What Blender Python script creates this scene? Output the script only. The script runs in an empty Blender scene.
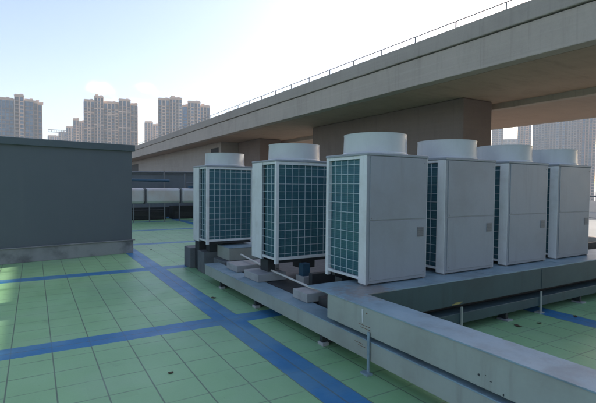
import bpy, math, random
from mathutils import Vector, Matrix
random.seed(7)
U = 2.0                                   # one layout unit = 2 metres (eye height)
scene = bpy.context.scene
col = scene.collection

# ------------------------------------------------------------------ helpers
class MB:
    def __init__(s): s.v = []; s.f = []; s.sm = []
    def box(s, x0, x1, y0, y1, z0, z1, M=None):
        n = len(s.v)
        P = [(x0,y0,z0),(x1,y0,z0),(x1,y1,z0),(x0,y1,z0),(x0,y0,z1),(x1,y0,z1),(x1,y1,z1),(x0,y1,z1)]
        if M: P = [tuple(M @ Vector(p)) for p in P]
        s.v += P
        s.f += [tuple(n+i for i in q) for q in ((0,3,2,1),(4,5,6,7),(0,1,5,4),(1,2,6,5),(2,3,7,6),(3,0,4,7))]
        return s
    def ubox(s, *a): return s.box(*[q*U for q in a])
    def bar(s, a, b, r, n=8):
        a = Vector(a); b = Vector(b); d = (b-a).normalized()
        t = Vector((0,0,1)) if abs(d.z) < .9 else Vector((1,0,0))
        e = d.cross(t).normalized(); g = d.cross(e)
        k = len(s.v)
        for c in (a, b):
            for i in range(n):
                w = 2*math.pi*(i+.5)/n
                s.v.append(tuple(c + (e*math.cos(w)+g*math.sin(w))*r))
        for i in range(n):
            j = (i+1) % n; s.f.append((k+i, k+j, k+n+j, k+n+i))
        s.f.append(tuple(k+i for i in range(n))[::-1]); s.f.append(tuple(k+n+i for i in range(n)))
        return s
    def tube(s, pts, r, n=8):
        for a, b in zip(pts, pts[1:]): s.bar(a, b, r, n)
        return s
    def lathe(s, prof, cx, cy, n=64):          # closed profile of (radius, z)
        k = len(s.v); m = len(prof)
        for i in range(n):
            w = 2*math.pi*i/n
            for r, z in prof: s.v.append((cx+r*math.cos(w), cy+r*math.sin(w), z))
        for i in range(n):
            j = (i+1) % n
            for q in range(m):
                p = (q+1) % m
                s.f.append((k+i*m+q, k+j*m+q, k+j*m+p, k+i*m+p))
        return s
    def prism(s, poly, z0, z1):
        k = len(s.v); n = len(poly)
        s.v += [(x, y, z0) for x, y in poly] + [(x, y, z1) for x, y in poly]
        for i in range(n):
            j = (i+1) % n; s.f.append((k+i, k+j, k+n+j, k+n+i))
        s.f.append(tuple(k+i for i in range(n))[::-1]); s.f.append(tuple(k+n+i for i in range(n)))
        return s
    def build(s, name, mat, parent=None, bevel=0, smooth=False):
        me = bpy.data.meshes.new(name); me.from_pydata(s.v, [], s.f); me.update()
        if smooth:
            for p in me.polygons: p.use_smooth = True
        o = bpy.data.objects.new(name, me); col.objects.link(o)
        me.materials.append(mat)
        if parent: o.parent = parent
        if bevel:
            b = o.modifiers.new('bevel', 'BEVEL'); b.width = bevel; b.segments = 2; b.limit_method = 'ANGLE'
        if smooth:
            e = o.modifiers.new('split', 'EDGE_SPLIT'); e.split_angle = math.radians(35)
        return o
def tag(o, label, cat, group=None):
    o['label'] = label; o['category'] = cat
    if group: o['group'] = group
    return o
def thing(name, label, cat, loc=(0,0,0), rz=0, group=None):
    o = bpy.data.objects.new(name, None); col.objects.link(o)
    o.location = loc; o.rotation_euler = (0,0,rz); o.empty_display_size = .2
    return tag(o, label, cat, group)
def struct(o, kind='structure'): o['kind'] = kind; return o
def copy_tree(o, parent=None):
    c = o.copy(); col.objects.link(c)
    if parent: c.parent = parent
    for ch in [x for x in o.children]: copy_tree(ch, c)
    return c

# ------------------------------------------------------------------ materials
class NT:
    def __init__(s, name):
        s.m = bpy.data.materials.new(name); s.m.use_nodes = True
        s.t = s.m.node_tree; s.n = s.t.nodes; s.b = s.n['Principled BSDF']
    def new(s, t, **k):
        n = s.n.new(t)
        for a, v in k.items(): setattr(n, a, v)
        return n
    def put(s, sock, v):
        if isinstance(v, bpy.types.NodeSocket): s.t.links.new(v, sock)
        else: sock.default_value = v
    def math(s, op, a, b=None, c=None):
        n = s.new('ShaderNodeMath', operation=op); s.put(n.inputs[0], a)
        if b is not None: s.put(n.inputs[1], b)
        if c is not None: s.put(n.inputs[2], c)
        return n.outputs[0]
    def mix(s, f, a, b, mode='MIX'):
        n = s.new('ShaderNodeMix', data_type='RGBA', blend_type=mode)
        s.put(n.inputs[0], f); s.put(n.inputs[6], a if not isinstance(a, tuple) else (*a[:3], 1)); s.put(n.inputs[7], b if not isinstance(b, tuple) else (*b[:3], 1))
        return n.outputs[2]
    def ramp(s, f, a, b):                      # smooth 0..1 between a and b
        n = s.new('ShaderNodeMapRange', interpolation_type='SMOOTHSTEP'); s.put(n.inputs[0], f)
        n.inputs[1].default_value = a; n.inputs[2].default_value = b
        return n.outputs[0]
    def noise(s, scale, detail=5, vec=None, rough=.6, stretch=None, dist=0):
        n = s.new('ShaderNodeTexNoise'); n.inputs['Scale'].default_value = scale
        n.inputs['Detail'].default_value = detail; n.inputs['Roughness'].default_value = rough; n.inputs['Distortion'].default_value = dist
        v = vec if vec is not None else s.pos()
        if stretch:
            mp = s.new('ShaderNodeMapping'); mp.inputs['Scale'].default_value = stretch; s.t.links.new(v, mp.inputs[0]); v = mp.outputs[0]
        s.t.links.new(v, n.inputs['Vector'])
        return n.outputs['Fac']
    def pos(s):
        if not hasattr(s, '_p'): s._p = s.new('ShaderNodeNewGeometry').outputs['Position']
        return s._p
    def obj(s):
        if not hasattr(s, '_o'): s._o = s.new('ShaderNodeTexCoord').outputs['Object']
        return s._o
    def xyz(s, v):
        n = s.new('ShaderNodeSeparateXYZ'); s.t.links.new(v, n.inputs[0]); return n.outputs
    def bump(s, h, strength=.3, dist=.01):
        n = s.new('ShaderNodeBump'); n.inputs['Strength'].default_value = strength; n.inputs['Distance'].default_value = dist
        s.put(n.inputs['Height'], h); s.t.links.new(n.outputs[0], s.b.inputs['Normal'])
    def done(s, color=None, rough=None, metal=None, spec=None):
        if color is not None: s.put(s.b.inputs['Base Color'], color if not isinstance(color, tuple) else (*color[:3], 1))
        if rough is not None: s.put(s.b.inputs['Roughness'], rough)
        if metal is not None: s.put(s.b.inputs['Metallic'], metal)
        if spec is not None: s.b.inputs['Specular IOR Level'].default_value = spec
        return s.m

def worn(name, base, dirt, amount=.5, scale=1.5, rough=.5, rvar=.15, streak=True, bump=.15, metal=0, spec=.5, fine=30):
    t = NT(name)
    a = t.ramp(t.noise(scale, 7), .42, .72)
    st = t.ramp(t.noise(scale*2, 6, stretch=(3, 3, .25)), .48, .78) if streak else t.ramp(t.noise(scale*.5, 4), .4, .8)
    f = t.math('MULTIPLY', t.math('MAXIMUM', a, st), amount)
    fn = t.noise(fine, 6)
    c = t.mix(f, base, dirt)
    c = t.mix(t.math('MULTIPLY', fn, .22), c, tuple(x*.55 for x in base))
    t.bump(fn, bump, .004)
    return t.done(c, t.math('ADD', t.math('MULTIPLY', t.noise(scale*3, 4), rvar*2), rough-rvar), metal, spec)

def floor_material():
    t = NT('floor_tiles'); X, Y, Z = t.xyz(t.pos())
    P = 4.62
    def signed(v, c):   # signed distance to nearest blue centreline
        return t.math('SUBTRACT', t.math('FLOORED_MODULO', t.math('ADD', v, P/2-c), P), P/2)
    xs = signed(X, 2.48); ys = signed(Y, 6.13)
    ax = t.math('ABSOLUTE', xs); ay = t.math('ABSOLUTE', ys)
    wob = t.math('MULTIPLY', t.math('SUBTRACT', t.noise(13, 7, rough=.7), .5), .05)
    blue = t.math('MAXIMUM', t.math('LESS_THAN', t.math('ADD', ax, wob), .195), t.math('LESS_THAN', t.math('ADD', ay, wob), .195))
    def joint(v, off, pitch, w):
        m = t.math('FLOORED_MODULO', t.math('ADD', v, pitch/2-off), pitch)
        return t.math('SUBTRACT', 1, t.ramp(t.math('ABSOLUTE', t.math('SUBTRACT', m, pitch/2)), w*.5, w*1.3))
    jx = joint(ax, .2, .422, .0072)
    jx0 = t.math('SUBTRACT', 1, t.ramp(ax, .007, .014))
    jy = joint(ys, 0, .42, .009)
    jy0 = t.math('SUBTRACT', 1, t.ramp(ay, .005, .012))
    # tile identity
    ix = t.math('FLOOR', t.math('DIVIDE', X, .422)); iy = t.math('FLOOR', t.math('DIVIDE', t.math('ADD', Y, .29), .42))
    cx = t.new('ShaderNodeCombineXYZ'); t.put(cx.inputs[0], ix); t.put(cx.inputs[1], iy)
    wn = t.new('ShaderNodeTexWhiteNoise'); t.t.links.new(cx.outputs[0], wn.inputs[0])
    big = t.ramp(t.noise(.45, 5), .35, .7); mid = t.ramp(t.noise(2.2, 7, rough=.7), .35, .75); fine = t.noise(45, 6)
    green = t.mix(big, (.225,.43,.20), (.27,.50,.245))
    green = t.mix(t.math('MULTIPLY', wn.outputs['Value'], .35), green, (.30,.53,.28))
    green = t.mix(t.math('MULTIPLY', mid, .3), green, (.28,.46,.26))
    bl = t.mix(mid, (.022,.165,.35), (.04,.21,.42))
    bl = t.mix(t.ramp(t.noise(14, 8, rough=.75), .55, .8), bl, (.07,.15,.27))
    c = t.mix(blue, green, bl)
    jfade = t.ramp(t.noise(3, 4), .2, .6)
    jg = t.math('MULTIPLY', t.math('MAXIMUM', t.math('MULTIPLY', jx, .85), t.math('MULTIPLY', t.math('MULTIPLY', jy, .62), jfade)), t.math('SUBTRACT', 1, t.math('MULTIPLY', blue, .65)))
    j0 = t.math('MULTIPLY', t.math('MAXIMUM', jx0, jy0), .6)
    jj = t.math('MAXIMUM', jg, j0)
    c = t.mix(jj, c, (.095,.12,.095))
    # dust and stains
    st = t.ramp(t.noise(1.1, 9, rough=.72, dist=.6), .56, .78)
    c = t.mix(t.math('MULTIPLY', st, .42), c, (.095,.14,.105))
    pr_ = t.noise(.8, 5, dist=1.2, rough=.55)
    edge = t.math('SUBTRACT', 1, t.ramp(t.math('ABSOLUTE', t.math('SUBTRACT', pr_, .56)), .004, .02))
    c = t.mix(t.math('MULTIPLY', edge, .0), c, (.10,.15,.11))
    sc = t.ramp(t.noise(5, 9, rough=.8, stretch=(1, .25, 1)), .62, .78)
    c = t.mix(t.math('MULTIPLY', sc, .22), c, (.36,.50,.38))
    pale = t.ramp(t.noise(.6, 3), .48, .62); c = t.mix(t.math('MULTIPLY', pale, .16), c, (.38,.52,.38))
    sp = t.ramp(t.noise(26, 3), .70, .76)
    c = t.mix(t.math('MULTIPLY', sp, .5), c, (.05,.055,.045))
    c = t.mix(t.math('MULTIPLY', fine, .15), c, (.06,.10,.08))
    t.bump(t.math('ADD', t.math('SUBTRACT', 1, jj), t.math('MULTIPLY', fine, .25)), .35, .004)
    r = t.math('ADD', t.math('MULTIPLY', t.noise(1.6, 6, rough=.65), .34), .24)
    r = t.math('ADD', r, t.math('MULTIPLY', wn.outputs['Value'], .06))
    return t.done(c, r, 0, .36)

M = {}
M['floor'] = floor_material()
M['unit'] = worn('painted_casing', (.285,.305,.33), (.205,.21,.21), .55, 1.2, .42, .1, True, .03)
M['ring'] = worn('shroud_plastic', (.55,.555,.56), (.40,.395,.38), .4, 1.6, .35, .08, True, .03)
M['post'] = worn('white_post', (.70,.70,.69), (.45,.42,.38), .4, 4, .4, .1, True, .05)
M['wire'] = worn('wire_coating', (.48,.56,.58), (.34,.38,.39), .4, 5, .45, .1, False, 0)
M['dark'] = worn('dark_steel', (.022,.026,.03), (.05,.05,.05), .5, 4, .5, .1, False, .1)
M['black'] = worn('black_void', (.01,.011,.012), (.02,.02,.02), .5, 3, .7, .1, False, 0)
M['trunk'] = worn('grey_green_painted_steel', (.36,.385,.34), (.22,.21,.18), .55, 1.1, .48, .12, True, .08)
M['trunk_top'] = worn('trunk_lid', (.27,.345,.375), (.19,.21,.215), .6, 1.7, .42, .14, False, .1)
M['trunk_shaded'] = worn('dark_teal_shaded_steel', (.045,.082,.088), (.03,.045,.048), .6, 1.1, .45, .12, True, .08)  # trunk steel darkened: weaker light on the front faces put into the colour
M['rust'] = worn('rust', (.19,.085,.04), (.09,.05,.03), .6, 12, .8, .1, False, .2)
M['drip'] = worn('chalky_drip', (.62,.63,.62), (.5,.5,.48), .4, 8, .6, .1, False, 0)
M['ochre'] = worn('faded_tape', (.42,.34,.10), (.22,.2,.1), .6, 14, .6, .1, False, 0)
def lid_material():
    t = NT('trunk_lid'); X, Y, Z = t.xyz(t.pos())
    n = t.noise(2.2, 8, rough=.7); c = t.mix(t.ramp(n, .4, .7), (.235,.335,.385), (.18,.24,.265))
    v = t.new('ShaderNodeVectorMath', operation='DISTANCE'); t.t.links.new(t.pos(), v.inputs[0]); v.inputs[1].default_value = (3.5, 4.22, .708)
    near = t.math('SUBTRACT', 1, t.ramp(v.outputs['Value'], .15, .75))
    rs = t.ramp(t.math('ADD', t.noise(9, 8, rough=.75), t.math('MULTIPLY', near, .28)), .62, .78)
    c = t.mix(t.math('MULTIPLY', rs, .6), c, (.24,.17,.125))
    wt = t.ramp(t.noise(1.3, 6, dist=1.0), .5, .62); c = t.mix(t.math('MULTIPLY', wt, .35), c, (.30,.41,.46))
    sp = t.ramp(t.noise(30, 4), .68, .74); c = t.mix(t.math('MULTIPLY', sp, .5), c, (.10,.09,.08))
    t.bump(t.noise(3, 6), .3, .02)
    return t.done(c, t.math('ADD', t.math('MULTIPLY', t.noise(4, 5), .4), .25), 0, .5)
M['trunk_top'] = lid_material()
M['concrete'] = worn('concrete_block', (.36,.36,.355), (.20,.20,.20), .6, 4, .85, .08, False, .5)
M['darkblock'] = worn('dark_concrete', (.13,.14,.145), (.07,.075,.08), .6, 4, .8, .1, False, .4)
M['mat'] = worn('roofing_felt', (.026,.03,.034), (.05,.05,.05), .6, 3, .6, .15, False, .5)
M['wall'] = worn('slate_paint', (.09,.108,.12), (.108,.125,.136), .45, .8, .75, .08, True, .12, fine=60)
M['cap'] = worn('slate_paint_cap', (.062,.088,.10), (.09,.11,.12), .5, 1.5, .6, .1, True, .1)
M['curb'] = worn('stained_cement', (.27,.275,.27), (.07,.073,.075), .85, 1.6, .85, .08, False, .4)
M['plaster'] = worn('grey_plaster', (.17,.185,.20), (.11,.12,.13), .6, .6, .85, .05, True, .2)
M['galv'] = worn('aluminium_cladding', (.66,.63,.60), (.58,.44,.36), .8, .7, .42, .1, False, .03, metal=.35)
M['pipe'] = worn('grey_pipe', (.16,.17,.18), (.08,.08,.08), .5, 2, .5, .1, False, .05)
M['whitepipe'] = worn('white_conduit', (.62,.60,.56), (.36,.33,.3), .6, 3, .45, .1, False, .03)
M['bluepipe'] = worn('blue_paint', (.018,.08,.13), (.03,.07,.1), .5, 2, .5, .1, False, 0)
M['blueblock'] = worn('blue_rubber', (.015,.07,.12), (.02,.04,.06), .5, 8, .7, .1, False, 0)
M['ground'] = worn('city_ground', (.16,.15,.14), (.09,.095,.08), .8, .01, .9, .05, False, 0, fine=.4)
M['road'] = worn('asphalt', (.055,.055,.055), (.08,.078,.075), .6, .1, .85, .05, False, 0, fine=3)
M['leaf'] = worn('dry_leaf', (.07,.045,.02), (.03,.02,.012), .5, 20, .8, .1, False, .1)
M['parapet'] = worn('pale_cement', (.42,.34,.29), (.25,.2,.17), .5, 1, .85, .05, False, .2)
M['rail'] = worn('rail_steel', (.20,.20,.205), (.12,.12,.12), .5, 4, .45, .1, False, .05)

def bridge_material(name, base, dark, board=True):
    t = NT(name); X, Y, Z = t.xyz(t.pos())
    a = t.ramp(t.noise(.35, 8, rough=.7), .38, .72)
    s = t.ramp(t.noise(1.1, 8, rough=.7, stretch=(.6, 1.6, .35)), .50, .74)
    lay = t.noise(1.0, 5, stretch=(.3, .12, 9))
    f = t.noise(14, 8, rough=.7)
    c = t.mix(t.math('MULTIPLY', a, .5), base, tuple(x*.72 for x in base))
    c = t.mix(t.math('MULTIPLY', s, .45), c, dark)
    c = t.mix(t.math('MULTIPLY', t.ramp(lay, .45, .75), .25), c, tuple(x*1.25 for x in base))
    vs = t.ramp(t.noise(1.0, 7, stretch=(.3, 5, .18), rough=.65), .52, .72)
    c = t.mix(t.math('MULTIPLY', vs, .28), c, dark)
    # formwork joints every 3.9 m along the deck
    m = t.math('ABSOLUTE', t.math('SUBTRACT', t.math('FLOORED_MODULO', Y, 3.926), 1.963))
    j = t.math('SUBTRACT', 1, t.ramp(m, .008, .03))
    c = t.mix(t.math('MULTIPLY', j, .22), c, dark)
    c = t.mix(t.math('MULTIPLY', f, .3), c, tuple(x*.6 for x in base))
    t.bump(t.math('ADD', f, lay), .35, .02)
    return t.done(c, .85, 0, .3)
M['fascia'] = bridge_material('bridge_fascia', (.47,.405,.34), (.27,.225,.185))
M['soffit'] = bridge_material('bridge_soffit', (.47,.345,.25), (.22,.165,.125))
M['soffit_bounce'] = bridge_material('bridge_soffit_bounce', (.45,.35,.275), (.31,.245,.19))  # tan carries the warm light bounced up from the ground
M['barrier'] = bridge_material('bridge_barrier', (.40,.35,.30), (.24,.21,.18))
M['pier'] = bridge_material('bridge_pier', (.215,.165,.14), (.13,.10,.085))
M['pier_tan'] = bridge_material('pier_wall', (.36,.32,.28), (.25,.22,.19))

def coil_material():
    t = NT('fin_coil'); o = t.obj(); X, Y, Z = t.xyz(o)
    w = t.math('SINE', t.math('MULTIPLY', t.math('ADD', X, Y), 420))
    tubes = t.math('SINE', t.math('MULTIPLY', Z, 250))
    n = t.ramp(t.noise(2.5, 6), .35, .7)
    c = t.mix(n, (.045,.15,.20), (.075,.205,.235))
    c = t.mix(t.math('MULTIPLY', t.math('ADD', t.math('MULTIPLY', tubes, .5), .5), .25), c, (.01,.03,.045))
    vb = t.ramp(t.noise(1.0, 3, stretch=(9, 9, .3), vec=o), .5, .7)
    c = t.mix(t.math('MULTIPLY', vb, .3), c, (.085,.24,.26))
    t.bump(w, .3, .002)
    return t.done(c, .32, .45, .5)
M['coil'] = coil_material()

# ------------------------------------------------------------------ roof, ground, room
struct(MB().box(-30, 16.3, -14, 29, -.3, 0).build('roof_floor', M['floor']))
struct(MB().box(-4000, 4000, -4000, 4000, -22, -20).build('ground', M['ground']))
struct(MB().box(34, 48, -300, 500, -19.99, -19.95).build('road', M['road']))

wa = math.atan2(.273, 1.574)
room = thing('rooftop_room', 'dark slate-blue rooftop room with overhanging cap and stained cement plinth', 'building', (1.231*U, 6.79*U, 0), wa)
MB().box(-9.0, 0, 0, 7, .38, 2.96).build('wall', M['wall'], room)
MB().box(-9.1, .085, -.07, 7.1, 2.96, 3.145).build('cap', M['cap'], room, bevel=.012)
MB().box(-9.02, .03, -.035, 7.03, 0, .37).build('plinth', M['curb'], room, bevel=.01)
MB().box(-9.05, .07, -.065, 7.06, .372, .395).build('ledge', M['curb'], room, bevel=.006)

# ------------------------------------------------------------------ outdoor units
def make_unit(label):
    w, d, H = 1.15, .92, 1.73
    t = thing('condenser_unit', label, 'outdoor unit', group='white air conditioning outdoor units on the roof')
    # casing: front shell and inner core (coil is set back between posts)
    c = MB()
    c.box(.10, w-.10, .06, d-.09, .07, H-.06)
    c.build('inner_core', M['dark'], t)
    s = MB(); s.box(.004, w-.004, .0, .058, .018, H-.035)
    s.box(.004, .05, .058, .15, .018, H-.035); s.box(w-.05, w-.004, .058, .40, .018, H-.035)
    s.build('casing_shell', M['unit'], t, bevel=.006)
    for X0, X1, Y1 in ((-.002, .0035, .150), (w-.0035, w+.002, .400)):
        MB().box(X0, X1, .002, Y1, .02, H-.037).build('lit_side_panel', M['post'], t)  # sides whiter than the front, their brighter light put into the colour
    MB().box(.055, w-.04, -.010, -.0005, .855, H-.045).build('upper_panel', M['unit'], t, bevel=.004)
    MB().box(.055, w-.04, -.010, -.0005, .06, .838).build('lower_panel', M['unit'], t, bevel=.004)
    pl = MB(); pl.box(.945, 1.075, -.016, -.0105, .60, .735); plate = pl.build('service_louvre', M['rail'], t, bevel=.003)
    ln = MB()
    for k in range(5): ln.box(.955, 1.065, -.021, -.0165, .612+k*.024, .622+k*.024)
    ln.build('louvre_slats', M['pipe'], plate)
    for px, pz in ((.085,.88),(w-.07,1.62),(.085,.10),(w-.07,.10)):
        MB().bar((px, -.0145, pz), (px, -.0102, pz), .007, 8).build('screw', M['rail'], t)
    lid = MB(); lid.box(-.008, w+.008, -.014, d+.008, H-.035, H); lid.build('top_lid', M['unit'], t, bevel=.008)
    for x, y in ((0, d-.058), (w-.058, d-.058)):
        MB().box(x, x+.058, y, y+.058, 0, H-.035).build('corner_post', M['post'], t, bevel=.004)
    for x in (0, w-.06):
        MB().box(x+.008, x+.05, .012, .13, 0, .017).build('foot', M['rail'], t)
    for bx in ((.058, w-.058, d-.05, d-.008, H-.085, H-.035), (.058, w-.058, d-.05, d-.008, .06, .105), (.008, .05, .151, d-.058, H-.075, H-.035),
               (.008, .05, .151, d-.058, .06, .095), (w-.05, w-.008, .401, d-.058, H-.075, H-.035), (w-.05, w-.008, .401, d-.058, .06, .095)):
        MB().box(*bx).build('frame_bar', M['post'], t, bevel=.003)
    MB().box(.06, w-.06, d-.088, d-.06, .106, H-.086).build('rear_coil', M['coil'], t)
    MB().box(.062, .098, .151, d-.09, .096, H-.076).build('side_coil', M['coil'], t)
    MB().box(w-.098, w-.062, .401, d-.09, .096, H-.076).build('side_coil', M['coil'], t)
    g = MB(); r = .0032
    nx = 8; zb, zt = .10, H-.08; nz = 11
    for k in range(1, nx): x = .06+(w-.12)*k/nx; g.box(x-r, x+r, d-.03, d-.022, zb, zt)
    for k in range(nz+1): z = zb+(zt-zb)*(k+.5)/(nz+1); g.box(.058, w-.058, d-.022, d-.014, z-r, z+r)
    g.build('wire_guard', M['wire'], t)
    for x, y0, n in ((.022, .151, 5), (w-.03, .401, 3)):
        g = MB()
        for k in range(1, n): y = y0+(d-.058-y0)*k/n; g.box(x, x+.008, y-r, y+r, zb, zt)
        for k in range(nz+1): z = zb+(zt-zb)*(k+.5)/(nz+1); g.box(x-.008 if x < .1 else x+.008, x if x < .1 else x+.016, y0, d-.058, z-r, z+r)
        g.build('wire_guard', M['wire'], t)
    for y in (.065, d-.16): MB().box(.07, w-.07, y, y+.085, 0, .055).build('base_rail', M['dark'], t)
    cx, cy = w/2-.03, d/2+.0; R = .46
    ring = MB().lathe([(R-.03, H+.001), (R+.012, H+.001), (R+.012, H+.02), (R, H+.03), (R-.008, H+.265), (R-.006, H+.272), (R-.003, H+.288), (R-.028, H+.286), (R-.026, H+.05)], cx, cy, 72).build('fan_shroud', M['ring'], t, smooth=True)
    gd = MB()
    for q in range(1, 9):
        rr = R*q/9.0
        gd.tube([(cx+rr*math.cos(a*math.pi/16), cy+rr*math.sin(a*math.pi/16), H+.235) for a in range(33)], .0028, 4)
    for q in range(6):
        a = q*math.pi/6; gd.bar((cx-(R-.02)*math.cos(a), cy-(R-.02)*math.sin(a), H+.229), (cx+(R-.02)*math.cos(a), cy+(R-.02)*math.sin(a), H+.229), .004, 4)
    gd.build('fan_guard', M['wire'], ring)
    fb = MB(); fb.bar((cx, cy, H+.02), (cx, cy, H+.16), .07, 20)
    for q in range(4):
        T = Matrix.Translation((cx, cy, H+.09)) @ Matrix.Rotation(q*math.pi/2, 4, 'Z') @ Matrix.Rotation(.45, 4, 'X')
        fb.box(.06, .38, -.10, .10, -.005, .005, T)
    fb.build('fan', M['dark'], ring)
    return t
unit0 = make_unit('x')
zb = .3545*U
spots = [
 (1.838, 2.215, .955, 0, 'white outdoor unit at the trunk corner showing teal side grille and blank front'),
 (2.585, 2.225, 1.0, 0, 'white blank-fronted outdoor unit second along the trunk, just right of the large corner unit'),
 (3.33, 2.225, .985, 0, 'white blank-fronted outdoor unit third along the long trunk, between two others of its kind'),
 (4.065, 2.225, .965, 0, 'white blank-fronted outdoor unit at the far right end of the row on the trunk'),
 (1.703, 3.20, 1.0, 1, 'outdoor unit with dark teal grille facing the viewer, directly behind the white conduit'),
 (1.607, 4.615, .98, 1, 'outdoor unit with dark teal grille facing the viewer, farthest left, beside the dark upright blocks'),
]
for i, (x, y, sx, turned, lab) in enumerate(spots):
    o = unit0 if i == 0 else copy_tree(unit0)
    o['label'] = lab
    o.scale = (sx, 1, 1)
    if turned:
        o.rotation_euler.z = math.pi; o.location = (x*U + 1.15*sx, y*U + .92, zb-.004)
    else: o.location = (x*U, y*U, zb)

# ------------------------------------------------------------------ trunking (upper and lower L-shaped ducts)
up = thing('cable_trunk', 'upper grey-green metal trunk turning a corner under the largest outdoor unit', 'cable trunk', (1.53*U, 2.2*U, 0))
def loc(mb, o):  # shift mesh made in world coordinates to be local to its thing
    l = o.location; mb.v = [(a-l.x, b-l.y, c-l.z) for a, b, c in mb.v]; return mb
def P(mb, name, mat, o, bevel=0, parent=None):
    r = loc(mb, o).build(name, mat, parent or o, bevel)
    return r
P(MB().ubox(1.532, 1.714, -3.0, 2.203, .200, .347), 'near_duct', M['trunk'], up, .006)
P(MB().ubox(1.7145, 9.0*.87, 2.052, 2.42, .178, .347), 'long_duct', M['trunk_shaded'], up, .006)
lid = MB(); lid.ubox(1.528, 1.718, -3.0, 2.05, .3475, .354); P(lid, 'lid', M['trunk_top'], up, .002)
lid = MB(); lid.ubox(1.528, 7.83, 2.0505, 2.424, .3475, .354); P(lid, 'lid', M['trunk_top'], up, .002)
for y in (-.1, -2.0): P(MB().ubox(1.527, 1.719, y-.006, y+.006, .3545, .3565), 'joint_strip', M['trunk_top'], up)
for x in (2.9, 3.9, 4.9, 5.9, 6.9): P(MB().ubox(x-.006, x+.006, 2.049, 2.2, .3545, .3562), 'joint_strip', M['trunk_top'], up)
for x in (3.55, 5.8): P(MB().ubox(x-.004, x+.004, 2.0495, 2.0518, .180, .345), 'joint_seam', M['trunk_shaded'], up)
fl = MB()
for y in (-.1, -1.0): fl.ubox(1.527, 1.5318, y, y+.004, .194, .347)
P(fl, 'joint_seam', M['trunk_top'], up)
for y in (1.795, .35):
    P(MB().ubox(1.521, 1.5265, y, y+.017, .010, .225), 'leg', M['trunk_top'], up)
    P(MB().ubox(1.495, 1.535, y-.018, y+.040, 0, .0095), 'foot_plate', M['trunk_top'], up)
for x in (2.52, 3.47, 4.55, 5.7):
    P(MB().ubox(x, x+.016, 2.008, 2.018, 0, .177), 'leg', M['trunk'], up)
    P(MB().ubox(x-.02, x+.04, 2.00, 2.05, 0, .008), 'foot_plate', M['trunk'], up)
dr = MB()
dr.v += [(1.5312*U, 1.872*U, .332*U), (1.5312*U, 1.858*U, .335*U), (1.5312*U, 1.861*U, .262*U), (1.5312*U, 1.868*U, .258*U)]
dr.v += [(a-.002, b, c) for a, b, c in dr.v]; dr.f += [(4,5,6,7),(0,1,5,4),(1,2,6,5),(2,3,7,6),(3,0,4,7)]
P(dr, 'drip_mark', M['drip'], up)
for (y0, y1, z) in ((1.80, 1.90, .247), (1.80, 1.88, .232)):
    P(MB().ubox(1.5300, 1.5316, y0, y1, z, z+.0018), 'rust_streak', M['rust'], up)
P(MB().ubox(1.5300, 1.5316, 1.826, 1.834, .315, .322), 'rust_spot', M['rust'], up)
for (y0, z, w, h) in ((1.13, .248, .016, .014), (1.075, .240, .012, .006), (1.02, .210, .007, .016), (1.10, .256, .006, .004), (.62, .30, .010, .005)):
    m = MB(); n = 9; pts = [(math.cos(q*2*math.pi/n)*w*random.uniform(.45, 1)*U/2, math.sin(q*2*math.pi/n)*h*random.uniform(.45, 1)*U/2) for q in range(n)]
    m.v = [(1.5302*U, y0*U+a, z*U+b) for a, b in pts] + [(1.5316*U, y0*U+a, z*U+b) for a, b in pts]
    m.f = [tuple(range(n)), tuple(range(2*n-1, n-1, -1))] + [(q, n+q, n+(q+1) % n, (q+1) % n) for q in range(n)]
    P(m, 'paint_chip', M['dark'], up)
P(MB().ubox(2.475, 2.56, 2.0498, 2.0516, .185, .192), 'faded_tape', M['ochre'], up)
P(MB().ubox(2.50, 2.58, 2.0498, 2.0516, .194, .199), 'faded_tape', M['ochre'], up)

lo = thing('cable_trunk', 'lower grey metal trunk close above the green floor, running beneath the upper trunk', 'cable trunk', (1.53*U, 4.4*U, 0))
P(MB().ubox(1.533, 1.688, -3.0, 4.46, .068, .170), 'near_duct', M['trunk'], lo, .006)
P(MB().ubox(1.6885, 7.82, 2.02, 2.13, .058, .132), 'long_duct', M['trunk_shaded'], lo, .006)
P(MB().ubox(1.529, 1.692, -3.0, 4.463, .1705, .1765), 'lid', M['trunk_top'], lo, .002)
for y in (4.02, 3.25, 2.27, 1.2, .2):
    P(MB().ubox(1.545, 1.675, y, y+.03, .010, .068), 'leg', M['dark'], lo)
    P(MB().ubox(1.538, 1.585, y-.015, y+.045, 0, .0215), 'foot_block', M['concrete'], lo, .005)
for x in (2.10, 3.05, 4.1, 5.1):
    P(MB().ubox(x, x+.025, 2.03, 2.10, .010, .0575), 'leg', M['dark'], lo)
    P(MB().ubox(x-.02, x+.045, 2.00, 2.09, 0, .010), 'foot_block', M['concrete'], lo)
for (y0, y1, z) in ((1.86, 1.93, .14), (1.84, 1.90, .128)):
    P(MB().ubox(1.5310, 1.5328, y0, y1, z, z+.0016), 'rust_streak', M['rust'], lo)

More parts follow.
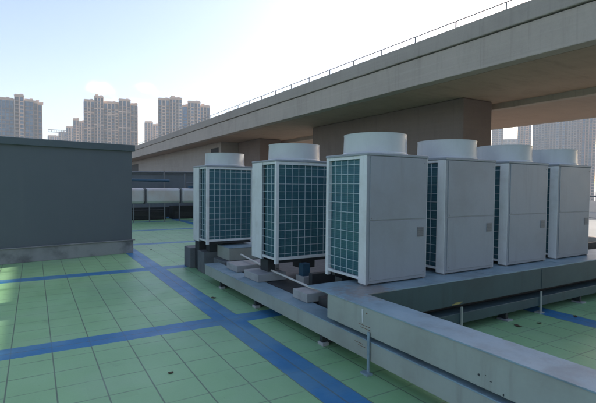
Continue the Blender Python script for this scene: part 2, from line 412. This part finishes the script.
# ------------------------------------------------------------------ blocks, mats, conduit below the turned units
def blk(name, label, cat, b, mat, group=None, bev=.01, z0=0):
    x0, x1, y0, y1, zt = b
    o = MB().box(-(x1-x0)*U/2, (x1-x0)*U/2, -(y1-y0)*U/2, (y1-y0)*U/2, 0, (zt-z0)*U).build(name, mat, bevel=bev)
    o.location = ((x0+x1)*U/2, (y0+y1)*U/2, z0*U)
    return tag(o, label, cat, group)
G = 'concrete sleepers under the turned units'
blk('concrete_sleeper', 'grey concrete sleeper tight against the end of the upper trunk', 'sleeper', (1.64, 1.83, 2.61, 2.81, .243), M['concrete'], G, .01, .1775)
blk('concrete_sleeper', 'grey concrete sleeper under the nearer grilled unit, crossed midway by the white conduit', 'sleeper', (1.625, 1.90, 3.37, 3.66, .243), M['concrete'], G, .01, .1775)
blk('concrete_sleeper', 'grey concrete sleeper between the grey box and the nearer grilled unit', 'sleeper', (1.64, 2.1, 3.86, 4.12, .240), M['concrete'], G, .01, .1775)
blk('concrete_pad', 'long pale edged concrete pad under the nearer grilled unit, right of the blue rubber pad', 'concrete pad', (1.93, 2.6, 3.125, 3.26, .240), M['concrete'], None)
blk('roofing_mat', 'black felt slab between the sleeper at the trunk end and the nearer grilled unit', 'mat', (1.70, 4.2, 2.62, 3.36, .176), M['mat'], 'black felt slabs between the sleepers', .006)
blk('roofing_mat', 'black felt slab below the floor bar of the large corner unit, behind the trunk end', 'mat', (1.725, 2.7, 2.44, 2.59, .22), M['mat'], 'black felt slabs between the sleepers', .006)
blk('roofing_mat', 'black felt slab between two sleepers at the left of the nearer grilled unit', 'mat', (1.70, 4.2, 3.38, 4.32, .176), M['mat'], 'black felt slabs between the sleepers', .006)
blk('upright_block', 'dark upright concrete block leftmost beside the green floor below the farther grilled unit', 'block', (1.605, 1.80, 5.20, 5.44, .245), M['darkblock'], 'dark upright blocks')
blk('upright_block', 'dark upright concrete block touching the far end of the lower trunk', 'block', (1.640, 1.84, 4.80, 5.02, .243), M['darkblock'], 'dark upright blocks')
gb = blk('junction_box', 'pale grey painted box standing on a block between the two grilled units', 'box', (1.79, 2.24, 4.42, 4.78, .325), M['trunk'], None, .012, .19)
MB().box(-.46, .46, -.37, .37, .2705, .278).build('box_lid', M['trunk_top'], gb, bevel=.003)
blk('concrete_sleeper', 'grey concrete sleeper hidden low under the grey box', 'sleeper', (1.73, 2.6, 4.40, 4.74, .188), M['darkblock'], G)
blk('support_block', 'dark block carrying the far side of the farther grilled unit', 'block', (1.66, 2.3, 5.03, 5.18, .345), M['dark'])
blk('support_block', 'dark block carrying the near side of the farther grilled unit', 'block', (1.70, 2.3, 4.80, 4.9, .345), M['dark'], z0=.245)
blk('rubber_pad', 'small blue rubber pad at the near corner of the nearer grilled unit', 'pad', (1.765, 1.83, 3.11, 3.17, .333), M['blueblock'], None, .004, .2755) if False else None
for (x, y, la) in ((1.97, 3.18, 'small dark blue rubber pad by the near left foot of the nearer grilled unit'), (2.30, 3.18, 'small dark blue rubber pad half hidden behind the thin post of the corner unit')):
    blk('rubber_pad', la, 'pad', (x-.035, x+.035, y-.035, y+.035, .345), M['blueblock'], 'blue rubber pads', .004, .2405)
for a, b, la in ((1.76, 1.83, 'left'), (2.1, 2.25, 'right')):
    o = MB().ubox(a, b, 3.45, 3.60, .2435, .349).build('support_bracket', M['dark']); tag(o, 'black steel bracket between sleeper and the nearer grilled unit, '+la+' one', 'bracket')
o = MB().ubox(1.86, 2.4, 2.50, 2.58, .2205, .3525).build('support_bracket', M['dark']); tag(o, 'black steel channel under the back of the large corner unit', 'bracket')
o = MB().tube([(1.84*U, 4.22*U, .285*U), (1.80*U, 3.5*U, .254*U), (1.745*U, 2.72*U, .254*U), (1.695*U, 2.215*U, .325*U)], .017, 10).build('conduit', M['whitepipe'], smooth=True)
tag(o, 'thin white conduit lying across the sleepers from the grey box to the upper trunk', 'pipe')
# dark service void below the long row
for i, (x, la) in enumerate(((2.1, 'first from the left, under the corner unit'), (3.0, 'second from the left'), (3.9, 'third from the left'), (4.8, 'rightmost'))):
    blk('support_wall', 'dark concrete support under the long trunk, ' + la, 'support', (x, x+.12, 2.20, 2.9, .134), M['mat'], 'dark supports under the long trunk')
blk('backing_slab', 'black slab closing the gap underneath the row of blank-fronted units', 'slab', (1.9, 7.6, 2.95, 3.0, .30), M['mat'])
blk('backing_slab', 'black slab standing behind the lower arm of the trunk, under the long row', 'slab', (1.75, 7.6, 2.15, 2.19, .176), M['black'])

# dry leaves and small debris
for i, (x, y, s, la) in enumerate(((.615*U, 2.33*U, .022, 'on the green tiles left of the wide blue line'), (3.0*U, 1.90*U, .045, 'largest, on the shaded floor beyond the near trunk'), (3.2*U, 1.86*U, .025, 'in the middle of the shaded floor beyond the trunk'), (3.62*U, 1.82*U, .03, 'on the far blue line beyond the trunk'), (1.36*U, 3.72*U, .035, 'in the shade beside the lower trunk'), (1.55*U, 7.0*U, .03, 'on the far green tiles left of the dark blocks'))):
    m = MB(); pts = [(math.cos(a)*s*(1.7 if k % 2 else 1.1), math.sin(a)*s*.8) for k, a in enumerate([q*math.pi/4 for q in range(8)])]
    m.prism(pts, .004, .010)
    m.v = [(a, b, c + .12*a*a/s + .004*math.sin(9*b)) for a, b, c in m.v]
    o = m.build('dry_leaf', M['leaf']); o.location = (x, y, 0); o.rotation_euler.z = i*1.3
    tag(o, 'dark dry leaf ' + la, 'leaf', 'dry leaves on the roof floor')

# ------------------------------------------------------------------ far end of the roof
fd = thing('ventilation_duct', 'long pale aluminium clad duct on thin legs at the far end of the roof', 'duct', (5*U/2+.3, 12.1*U, 0))
x0 = 1.6
for k in range(7):
    a = x0+k*.95
    P(MB().ubox(a, a+.935, 12.1, 12.5, .50, .905), 'duct_section', M['galv'], fd, .13)
    P(MB().ubox(a+.9355, a+.9495, 12.09, 12.51, .49, .915), 'joint_flange', M['rail'], fd)
for k in range(9):
    a = 1.9+k*.40*1.0
    P(MB().ubox(a+.33, a+.355, 12.12, 12.145, 0, .4995), 'leg', M['rail'], fd)
fw = thing('boundary_wall', 'blue-grey rendered wall behind the pale duct at the far edge of the roof', 'wall', (4*U, 14*U, 0))
P(MB().ubox(.8, 7.9, 14.0, 14.12, .30, 1.33), 'wall_face', M['plaster'], fw)
P(MB().ubox(.8, 7.9, 13.98, 14.14, 1.3305, 1.38), 'coping', M['plaster'], fw)
P(MB().ubox(.8, 7.9, 14.0, 14.12, .0, .2995), 'shadow_base', M['black'], fw)  # foot of the wall coloured black for the shadow under the duct
for i, (a, b, h, la) in enumerate(((1.9, 3.3, .27, 'low black box added as shade below the left part of the pale duct'), (3.5, 4.3, .38, 'tall black box added as shade below the duct beside the farther grilled unit'), (4.45, 5.6, .34, 'black box added as shade below the right part of the duct, mostly behind the unit'))):
    e = thing('shadow_box', la, 'box', ((a+b)/2*U, 13.2*U, 0), 0, 'black boxes added as shade under the pale duct')  # black boxes added to stand for the shadow beneath the duct
    MB().box(-(b-a), (b-a), -.4, .4, 0, h*U).build('box_body', M['black'], e, bevel=.01)
    l = MB()
    for k in range(6): l.box(-(b-a)+.1, (b-a)-.1, -.42, -.401, .08+k*.07, .11+k*.07)
    l.build('box_slats', M['dark'], e)
def pipe_thing(name, label, pts, r, mat, group=None):
    o = MB().tube([tuple(c*U for c in p) for p in pts], r, 10).build(name, mat, smooth=True); return tag(o, label, 'pipe', group)
pipe_thing('wall_pipe', 'long dark pipe running along the top of the blue-grey wall', [(1.8,13.9,1.36),(7.8,13.9,1.46)], .05, M['pipe'])
pipe_thing('blue_pipe', 'bright blue pipe above the left end of the pale duct', [(2.3,13.2,1.13),(3.45,13.2,1.12)], .075, M['bluepipe'])
pipe_thing('drop_pipe', 'grey vertical pipe standing in front of the wall left of the farther grilled unit', [(4.0,13.5,0),(4.0,13.5,1.36)], .045, M['pipe'])
pipe_thing('drop_pipe', 'short grey vertical pipe near the blue pipe', [(3.4,13.6,.9),(3.4,13.6,1.42)], .04, M['rail'])
pipe_thing('branch_pipe', 'short dark horizontal pipe halfway up the wall beside the farther grilled unit', [(4.05,13.5,1.06),(4.75,13.5,1.06)], .03, M['pipe'])
o = blk('valve_box', 'small bright blue valve box on top of the duct by the farther grilled unit', 'box', (3.75, 3.92, 12.2, 12.35, .97), M['bluepipe'], None, .005, .916)

# roof edge at right: parapet and railing
pe = thing('parapet', 'low pale cement parapet with steel railing at the right-hand edge of the roof', 'parapet', (8.05*U, 4*U, 0))
P(MB().ubox(7.98, 8.14, -7, 13.9, .0, .19), 'kerb', M['parapet'], pe, .01)
rl = MB()
for k in range(14):
    y = -6+k*1.43; P(MB().ubox(8.045, 8.07, y, y+.025, .1905, .86), 'railing_post', M['rail'], pe)
P(MB().ubox(8.04, 8.075, -6.9, 13.8, .8605, .885), 'handrail', M['rail'], pe)
P(MB().ubox(8.05, 8.065, -6.9, 13.8, .50, .515), 'midrail', M['rail'], pe)

# ------------------------------------------------------------------ viaduct
vd = thing('viaduct', 'weathered concrete viaduct deck with thin pipe railing crossing behind the outdoor units', 'bridge', (6.5*U, 0, 3.0*U))
Y0, Y1 = -26, 110
P(MB().ubox(6.5, 6.75, Y0, Y1, 3.001, 3.525), 'edge_beam', M['fascia'], vd, .02)
P(MB().ubox(6.46, 6.72, Y0, Y1, 3.54, 3.835), 'barrier', M['barrier'], vd, .03)
P(MB().ubox(6.53, 6.72, Y0, Y1, 3.5255, 3.5395), 'ledge_shadow', M['dark'], vd)  # dark strip coloured as the shadow line below the barrier
P(MB().ubox(6.755, 9.495, Y0, Y1, 3.0, 3.46), 'deck_slab', M['soffit'], vd)
P(MB().ubox(6.721, 12.5, Y0, Y1, 3.461, 3.52), 'road_surface', M['road'], vd)
P(MB().ubox(9.5, 9.7, Y0, Y1, 2.868, 3.45), 'downstand_beam', M['fascia'], vd, .02)
P(MB().ubox(9.701, 12.5, Y0, Y1, 2.872, 3.40), 'second_slab', M['soffit_bounce'], vd)
P(MB().ubox(12.501, 12.75, Y0, Y1, 2.87, 3.78), 'edge_beam', M['fascia'], vd)
rl = P(MB().ubox(6.50, 6.518, -20, 75, 3.955, 3.967), 'railing', M['rail'], vd)
for k in range(-20, 72):
    y = (4.459+k*.9815)
    if y < -20: continue
    P(MB().ubox(6.500, 6.518, y-.009, y+.009, 3.8355, 3.9545), 'railing_post', M['rail'], vd, 0, rl)
pd = [(6.6, 12.79, 'broad dark concrete pier under the viaduct behind the blank-fronted units'),
      (16.9, 19.2, 'second concrete pier, smaller looking, seen above the nearer grilled unit'),
      ]
for i, (a, b, la) in enumerate(pd):
    pr = thing('bridge_pier', la, 'bridge pier', (8.7*U, (a+b)/2*U, -20), 0, 'piers under the viaduct')
    m = MB(); m.box(-.5*U, .5*U, -(b-a)*U/2, (b-a)*U/2, 0, 20+2.998*U); m.build('shaft', M['pier'], pr, bevel=.06)
    for q in (-.3, .3): MB().box(q*U-.35, q*U+.35, -(b-a)*U/2+.3, -(b-a)*U/2+1.0, 20+2.9985*U, 20+2.9995*U).build('bearing', M['dark'], pr)
wl = thing('infill_wall', 'plain brown-grey wall closing the far part of the viaduct above the farthest grilled unit', 'wall', (8.4*U, 30*U, -20))
MB().box(-1.0*U, .4*U, -10.7*U, 60*U, 0, 20+2.995*U).build('wall_face', M['pier_tan'], wl)
MB().box(-1.015*U, -1.001*U, -11.4*U+2, -9.4*U, 20+2.42*U, 20+2.76*U).build('louvre_opening', M['black'], wl)
MB().box(-1.015*U, -1.001*U, 8*U, 11*U, 20+2.0*U, 20+2.7*U).build('louvre_opening', M['black'], wl)

# ------------------------------------------------------------------ far towers
def tm(name, base, dirt, spec=.3):
    t = NT(name); n = t.ramp(t.noise(.12, 5), .35, .7); f = t.noise(.8, 4)
    c = t.mix(n, base, dirt); c = t.mix(t.math('MULTIPLY', f, .2), c, tuple(x*.7 for x in base))
    return t.done(c, .8, 0, spec)
TW = {'tan': tm('tower_tan', (.74,.57,.45), (.66,.50,.39)), 'brown': tm('tower_brown', (.64,.50,.40), (.56,.43,.34)),
      'grey': tm('tower_grey', (.44,.41,.38), (.37,.345,.32)), 'pink': tm('tower_pink', (.60,.42,.34), (.52,.37,.30)), 'slab': tm('tower_slab', (.30,.25,.22), (.24,.20,.18))}
def glassm(name, a, b):
    t = NT(name); X, Y, Z = t.xyz(t.obj())
    c = t.new('ShaderNodeCombineXYZ'); t.put(c.inputs[0], t.math('FLOOR', t.math('DIVIDE', X, 1.3))); t.put(c.inputs[1], t.math('FLOOR', t.math('DIVIDE', Z, 1.55)))
    w = t.new('ShaderNodeTexWhiteNoise'); t.t.links.new(c.outputs[0], w.inputs[0])
    return t.done(t.mix(w.outputs['Value'], a, b), .18, 0, .6)
TG = {'blue': glassm('tower_glass_blue', (.03,.07,.12), (.10,.19,.28)), 'dark': glassm('tower_glass_dark', (.03,.04,.05), (.11,.125,.14)), 'vivid': glassm('tower_glass_vivid', (.03,.13,.28), (.06,.21,.38))}

def tower(label, c, rz, segs, wallc, group, deep=16, base=-20, belts=(), floor=3.0):
    t = thing('apartment_tower', label, 'tower', (c[0], c[1], base), rz, group)
    wall, slabs, crown = MB(), MB(), MB()
    for i, (u0, u1, top, style, off) in enumerate(segs):
        h = top-base; yf = off
        wall.box(u0+.002*i, u1-.003, yf, deep-.1*i, 0, h-1.2+.013*i)
        crown.box(u0-.25, u1+.25, yf-.35, yf+1.2, h-1.19, h-.75)
        crown.box(u0+.3, u1-.3, yf+.1, yf+.7, h-.74, h)
        crown.box(u0+(u1-u0)*.62, u0+(u1-u0)*.62+2.2, yf+2.5, yf+5, h-1, h+.9)
        if i % 3 == 1 and (u1-u0) > 7: crown.box(u0+.8, u0+(u1-u0)*.45, yf+2.0, yf+6, h-1.1, h+1.6)
        nf = int((h-3)/floor); wdt = u1-u0
        if style == 'glass' or style == 'vivid':
            g = MB(); g.box(u0+.35, u1-.35, yf-.35, yf-.02, 2, h-2.2)
            g.build('glass_wall', TG['vivid' if style == 'vivid' else 'blue'], t)
            for k in range(1, nf): slabs.box(u0+.2, u1-.2, yf-.52, yf-.36, k*floor-.28, k*floor+.28)
            n = max(1, int(wdt/2.6))
            for k in range(n+1):
                x = u0+.3+(wdt-.6)*k/n; slabs.box(x-.16, x+.16, yf-.62, yf-.525, 2, h-2)
        else:
            n = max(1, int(round(wdt/3.1)))
            for k in range(n):
                a = u0+(k+.16)*wdt/n; b = u0+(k+.84)*wdt/n
                bal = (style == 'bal' and k % 2 == 0) or (style == 'win' and k % 3 == 1)
                MB().box(a, b, yf-.12, yf-.01, floor, h-2.4).build('window_column', TG['dark' if (k+i) % 2 else 'blue'], t)
                g = MB()
                g.box(a-.22, a-.002, yf-.40, yf-.004, floor*.8, h-2.2); g.box(b+.002, b+.22, yf-.40, yf-.004, floor*.8, h-2.2)
                for q in range(1, nf):
                    z = q*floor
                    g.box(a-.01, b+.01, yf-.34, yf-.121, z-.30, z+.62)
                    if bal:
                        g.box(a-.25, b+.25, yf-1.25, yf-.345, z-.12, z+.08)
                        g.box(a-.25, b+.25, yf-1.25, yf-1.13, z+.085, z+.95)
                g.build('balcony_stack' if bal else 'spandrel_stack', TW['slab' if (bal or k % 2 == 0) else wallc], t)
                if k: wall.box(u0+k*wdt/n-.38, u0+k*wdt/n+.38, yf-1.0, yf-.003, 0, h-1.6)
        for bz in belts: wall.box(u0-.3, u1+.3, yf-.75, yf+.4, h+bz, h+bz+.9)
    L, R = segs[0], segs[-1]
    for side, sg, x in ((-1, L, L[0]), (1, R, R[1])):
        h = sg[2]-base
        for k in range(4):
            y = sg[4]+1.6+k*(deep-sg[4]-2)/4
            X0, X1 = (x-.1, x-.01) if side < 0 else (x+.008, x+.1)
            MB().box(X0, X1, y, y+1.7, floor, h-2.5).build('window_column', TG['dark'], t)
            g = MB(); X0, X1 = (x-.3, x-.101) if side < 0 else (x+.101, x+.3)
            for q in range(1, int((h-3)/floor)): g.box(X0, X1, y-.1, y+1.8, q*floor-.4, q*floor+.7)
            g.box(X0+.01, X1-.01, y-.25, y-.05, floor*.8, h-2.3); g.box(X0+.01, X1-.01, y+1.75, y+1.95, floor*.8, h-2.3)
            g.build('spandrel_stack', TW[wallc], t)
    wall.build('wall', TW[wallc], t); (slabs.v and slabs.build('mullion_grid', TW['slab'], t)); crown.build('roof_crown', TW[wallc], t)
    return t
GL = 'distant apartment towers beyond the rooftop room'; GR = 'pale towers seen beneath the viaduct'
tower('curving blue glass tower with a raised centre shaft at the far left edge', (-11.3,419.8), .027,
      [(-15.6,-1.3,69.9,'glass',1.0),(-1.2,5.5,73.1,'bal',-1.2),(5.6,12.0,70.2,'glass',.2),(12.1,14.9,69.6,'win',.9),(15,18.0,68.5,'win',2.2)], 'brown', GL, 16)
tower('broad tan apartment tower with two projecting wings, beyond the dark rooftop room', (63.3,455.6), -.138,
      [(-22.7,-13.8,81.5,'bal',1.2),(-13.7,-5.7,85.2,'win',-1.6),(-5.6,7.4,81.2,'bal',2.2),(7.5,18.2,84.0,'win',-1.4),(18.3,24.6,81.0,'win',1.5)], 'tan', GL, 18, belts=(-13, -28))
tower('narrow brown tower touching the left side of the broad tan tower', (43.8,558.3), -.078, [(-5.0,1,75.9,'bal',0),(1.1,6.2,73.9,'win',1)], 'brown', GL, 14)
tower('narrow tan tower second in the descending steps left of the broad tower', (40.0,638.7), -.063, [(-3.6,4.9,75.8,'win',0)], 'tan', GL, 14)
tower('small tan tower third in the descending steps left of the broad tower', (35.5,719.1), -.049, [(-4.1,5.4,76.7,'bal',0)], 'brown', GL, 14)
tower('smallest tan block at the low end of the descending steps', (27.6,799.5), -.034, [(-7.8,7.3,78.5,'win',0)], 'tan', GL, 14)
tower('tan tower with a vivid blue glass slot, just above the left end of the viaduct', (124.3,422.1), -.286,
      [(-23.6,-13.3,84.2,'bal',0),(-13.2,-1.8,85.1,'win',-1.4),(-1.7,3.3,79.2,'vivid',1.8),(3.4,15.5,82.8,'bal',-1.0),(15.6,24.3,79.7,'win',1.4)], 'tan', GL, 18)
tower('lower tan tower against the left side of the one with the blue glass slot', (134.4,605.2), -.219, [(-8.2,2.3,85.8,'win',0),(2.4,8.7,82.8,'bal',1.5)], 'tan', GL, 14)
tower('grey tower just right of the broad pier', (618.6,441.5), -.951, [(-22.5,-2.2,139.2,'bal',0),(-1.8,14.7,119.5,'win',1)], 'grey', GR, 16)
tower('low distant block whose flat top shows under a patch of white sky', (751.1,495.9), -.987, [(-15.2,11.1,91.8,'win',0)], 'grey', GR, 16)
tower('slim pinkish tower right of the patch of white sky', (593.6,371.0), -1.012, [(-10.8,6.1,113.8,'win',0)], 'pink', GR, 16)
tower('wide grey tower with many vertical stripes above the rightmost unit', (561.1,307.8), -1.069, [(-29.1,-13.0,122.6,'bal',0),(-13.1,6.3,125.7,'win',-1.5),(6.4,24.5,119.4,'bal',1)], 'grey', GR, 18)
tower('tall pink tower beyond the right end of the row of units', (503.8,244.4), -1.119, [(-7.2,5.2,113.2,'win',0)], 'pink', GR, 12)
tower('grey tower cut by the right edge of the picture', (566.8,251.3), -1.153, [(-13.5,-.4,118.7,'bal',0),(-.3,12.6,112.8,'win',1)], 'grey', GR, 16)
# low far blocks near the ground beyond the roof, so that the city has a floor level
for i in range(26):
    a = random.uniform(-.3, 1.5); d = random.uniform(260, 900); w = random.uniform(10, 26); h = random.uniform(8, 26)
    x, y = d*math.sin(a), d*math.cos(a)
    o = MB().box(-w/2, w/2, -8, 8, 0, h).build('low_building', TW[random.choice(['tan', 'grey', 'brown'])]); o.location = (x, y, -20); o.rotation_euler.z = -a
    tag(o, 'plain low block far off among the towers, under the horizon', 'building', 'low blocks between the towers')
# tower crane by the far left tower
cr = thing('tower_crane', 'thin grey construction crane jib between the blue glass tower and the tan steps', 'crane', (36, 700, -20))
m = MB(); m.box(-.9, .9, -.9, .9, 0, 95); m.build('mast', M['rail'], cr)
m = MB()
for z in (92, 95): m.box(-18, 26, -.5, .5, z+1.01, z+1.7)
for k in range(15): m.box(-17+k*3-.25, -17+k*3+.25, -.4, .4, 93.71, 96.0)
m.build('jib', M['rail'], cr)

# ------------------------------------------------------------------ air
hz = MB().box(-700, 1100, -60, 1300, -23, 185).build('haze', bpy.data.materials.new('haze')); struct(hz, 'stuff')
hm = hz.data.materials[0]; hm.use_nodes = True; hm.node_tree.nodes.clear()
ho = hm.node_tree.nodes.new('ShaderNodeOutputMaterial'); pv = hm.node_tree.nodes.new('ShaderNodeVolumePrincipled')
pv.inputs['Color'].default_value = (.80, .88, .96, 1); pv.inputs['Density'].default_value = .00036; pv.inputs['Anisotropy'].default_value = 0
hm.node_tree.links.new(pv.outputs[0], ho.inputs['Volume'])

# ------------------------------------------------------------------ sky and sun
sd = Vector((1, .36, .573)).normalized()
elev = math.asin(sd.z); azim = math.atan2(sd.x, sd.y)
w = bpy.data.worlds.new('World'); scene.world = w; w.use_nodes = True
nt = w.node_tree; bg = nt.nodes['Background']
sky = nt.nodes.new('ShaderNodeTexSky'); sky.sky_type = 'NISHITA'; sky.sun_disc = False
sky.sun_elevation = elev; sky.sun_rotation = azim; sky.air_density = 1.0; sky.dust_density = 1.8; sky.ozone_density = 2.0
tc = nt.nodes.new('ShaderNodeTexCoord')
def wm(op, a, b=None):
    n = nt.nodes.new('ShaderNodeMath'); n.operation = op
    for i, v in enumerate((a, b)):
        if v is None: continue
        if isinstance(v, bpy.types.NodeSocket): nt.links.new(v, n.inputs[i])
        else: n.inputs[i].default_value = v
    return n.outputs[0]
mp = nt.nodes.new('ShaderNodeMapping'); mp.inputs['Scale'].default_value = (9, 9, 22); nt.links.new(tc.outputs['Generated'], mp.inputs[0])
no = nt.nodes.new('ShaderNodeTexNoise'); no.inputs['Scale'].default_value = 1.6; no.inputs['Detail'].default_value = 8; nt.links.new(mp.outputs[0], no.inputs['Vector'])
mask = None
for d, wd in (((.118,.976,.180), .035), ((.20,.962,.183), .035)):
    v = nt.nodes.new('ShaderNodeVectorMath'); v.operation = 'DISTANCE'; nt.links.new(tc.outputs['Generated'], v.inputs[0]); v.inputs[1].default_value = d
    r = nt.nodes.new('ShaderNodeMapRange'); r.interpolation_type = 'SMOOTHSTEP'; nt.links.new(v.outputs['Value'], r.inputs[0])
    r.inputs[1].default_value = wd; r.inputs[2].default_value = 0; r.inputs[3].default_value = 0; r.inputs[4].default_value = 1
    mask = r.outputs[0] if mask is None else wm('MAXIMUM', mask, r.outputs[0])
r2 = nt.nodes.new('ShaderNodeMapRange'); r2.interpolation_type = 'SMOOTHSTEP'; nt.links.new(no.outputs['Fac'], r2.inputs[0]); r2.inputs[1].default_value = .42; r2.inputs[2].default_value = .68
cf = wm('MULTIPLY', mask, r2.outputs[0])
mx = nt.nodes.new('ShaderNodeMix'); mx.data_type = 'RGBA'; nt.links.new(cf, mx.inputs[0]); nt.links.new(sky.outputs[0], mx.inputs[6]); mx.inputs[7].default_value = (14, 14, 14.5, 1)
tn = nt.nodes.new('ShaderNodeMix'); tn.data_type = 'RGBA'; tn.blend_type = 'MULTIPLY'; tn.inputs[0].default_value = 1; tn.inputs[7].default_value = (1.06, .975, .945, 1)
nt.links.new(mx.outputs[2], tn.inputs[6]); nt.links.new(tn.outputs[2], bg.inputs[0]); bg.inputs[1].default_value = .10

s = bpy.data.lights.new('sun', 'SUN'); s.energy = 3.2; s.angle = math.radians(.53); s.color = (1, .93, .82)
so = bpy.data.objects.new('sun', s); col.objects.link(so); so.rotation_euler = (-sd).to_track_quat('-Z', 'Y').to_euler()

# ------------------------------------------------------------------ camera
cam = bpy.data.cameras.new('camera'); cam.lens = 26.715; cam.sensor_width = 36; cam.sensor_fit = 'HORIZONTAL'; cam.clip_start = .05; cam.clip_end = 9000
co = bpy.data.objects.new('camera', cam); col.objects.link(co)
r = Vector((.858, -.513, .009)); d = Vector((-.010, -.034, -.999)); f = Vector((.513, .858, -.035))
f.normalize(); r = (r - f*r.dot(f)).normalized(); u = r.cross(f)
co.matrix_world = Matrix(((r.x, u.x, -f.x, 0), (r.y, u.y, -f.y, 0), (r.z, u.z, -f.z, 1.0*U), (0, 0, 0, 1)))
scene.camera = co

scene.render.engine = 'CYCLES'
scene.view_settings.view_transform = 'Standard'; scene.view_settings.look = 'None'
scene.view_settings.gamma = 1; scene.view_settings.exposure = 1.42
scene.cycles.volume_bounces = 1; scene.cycles.max_bounces = 10
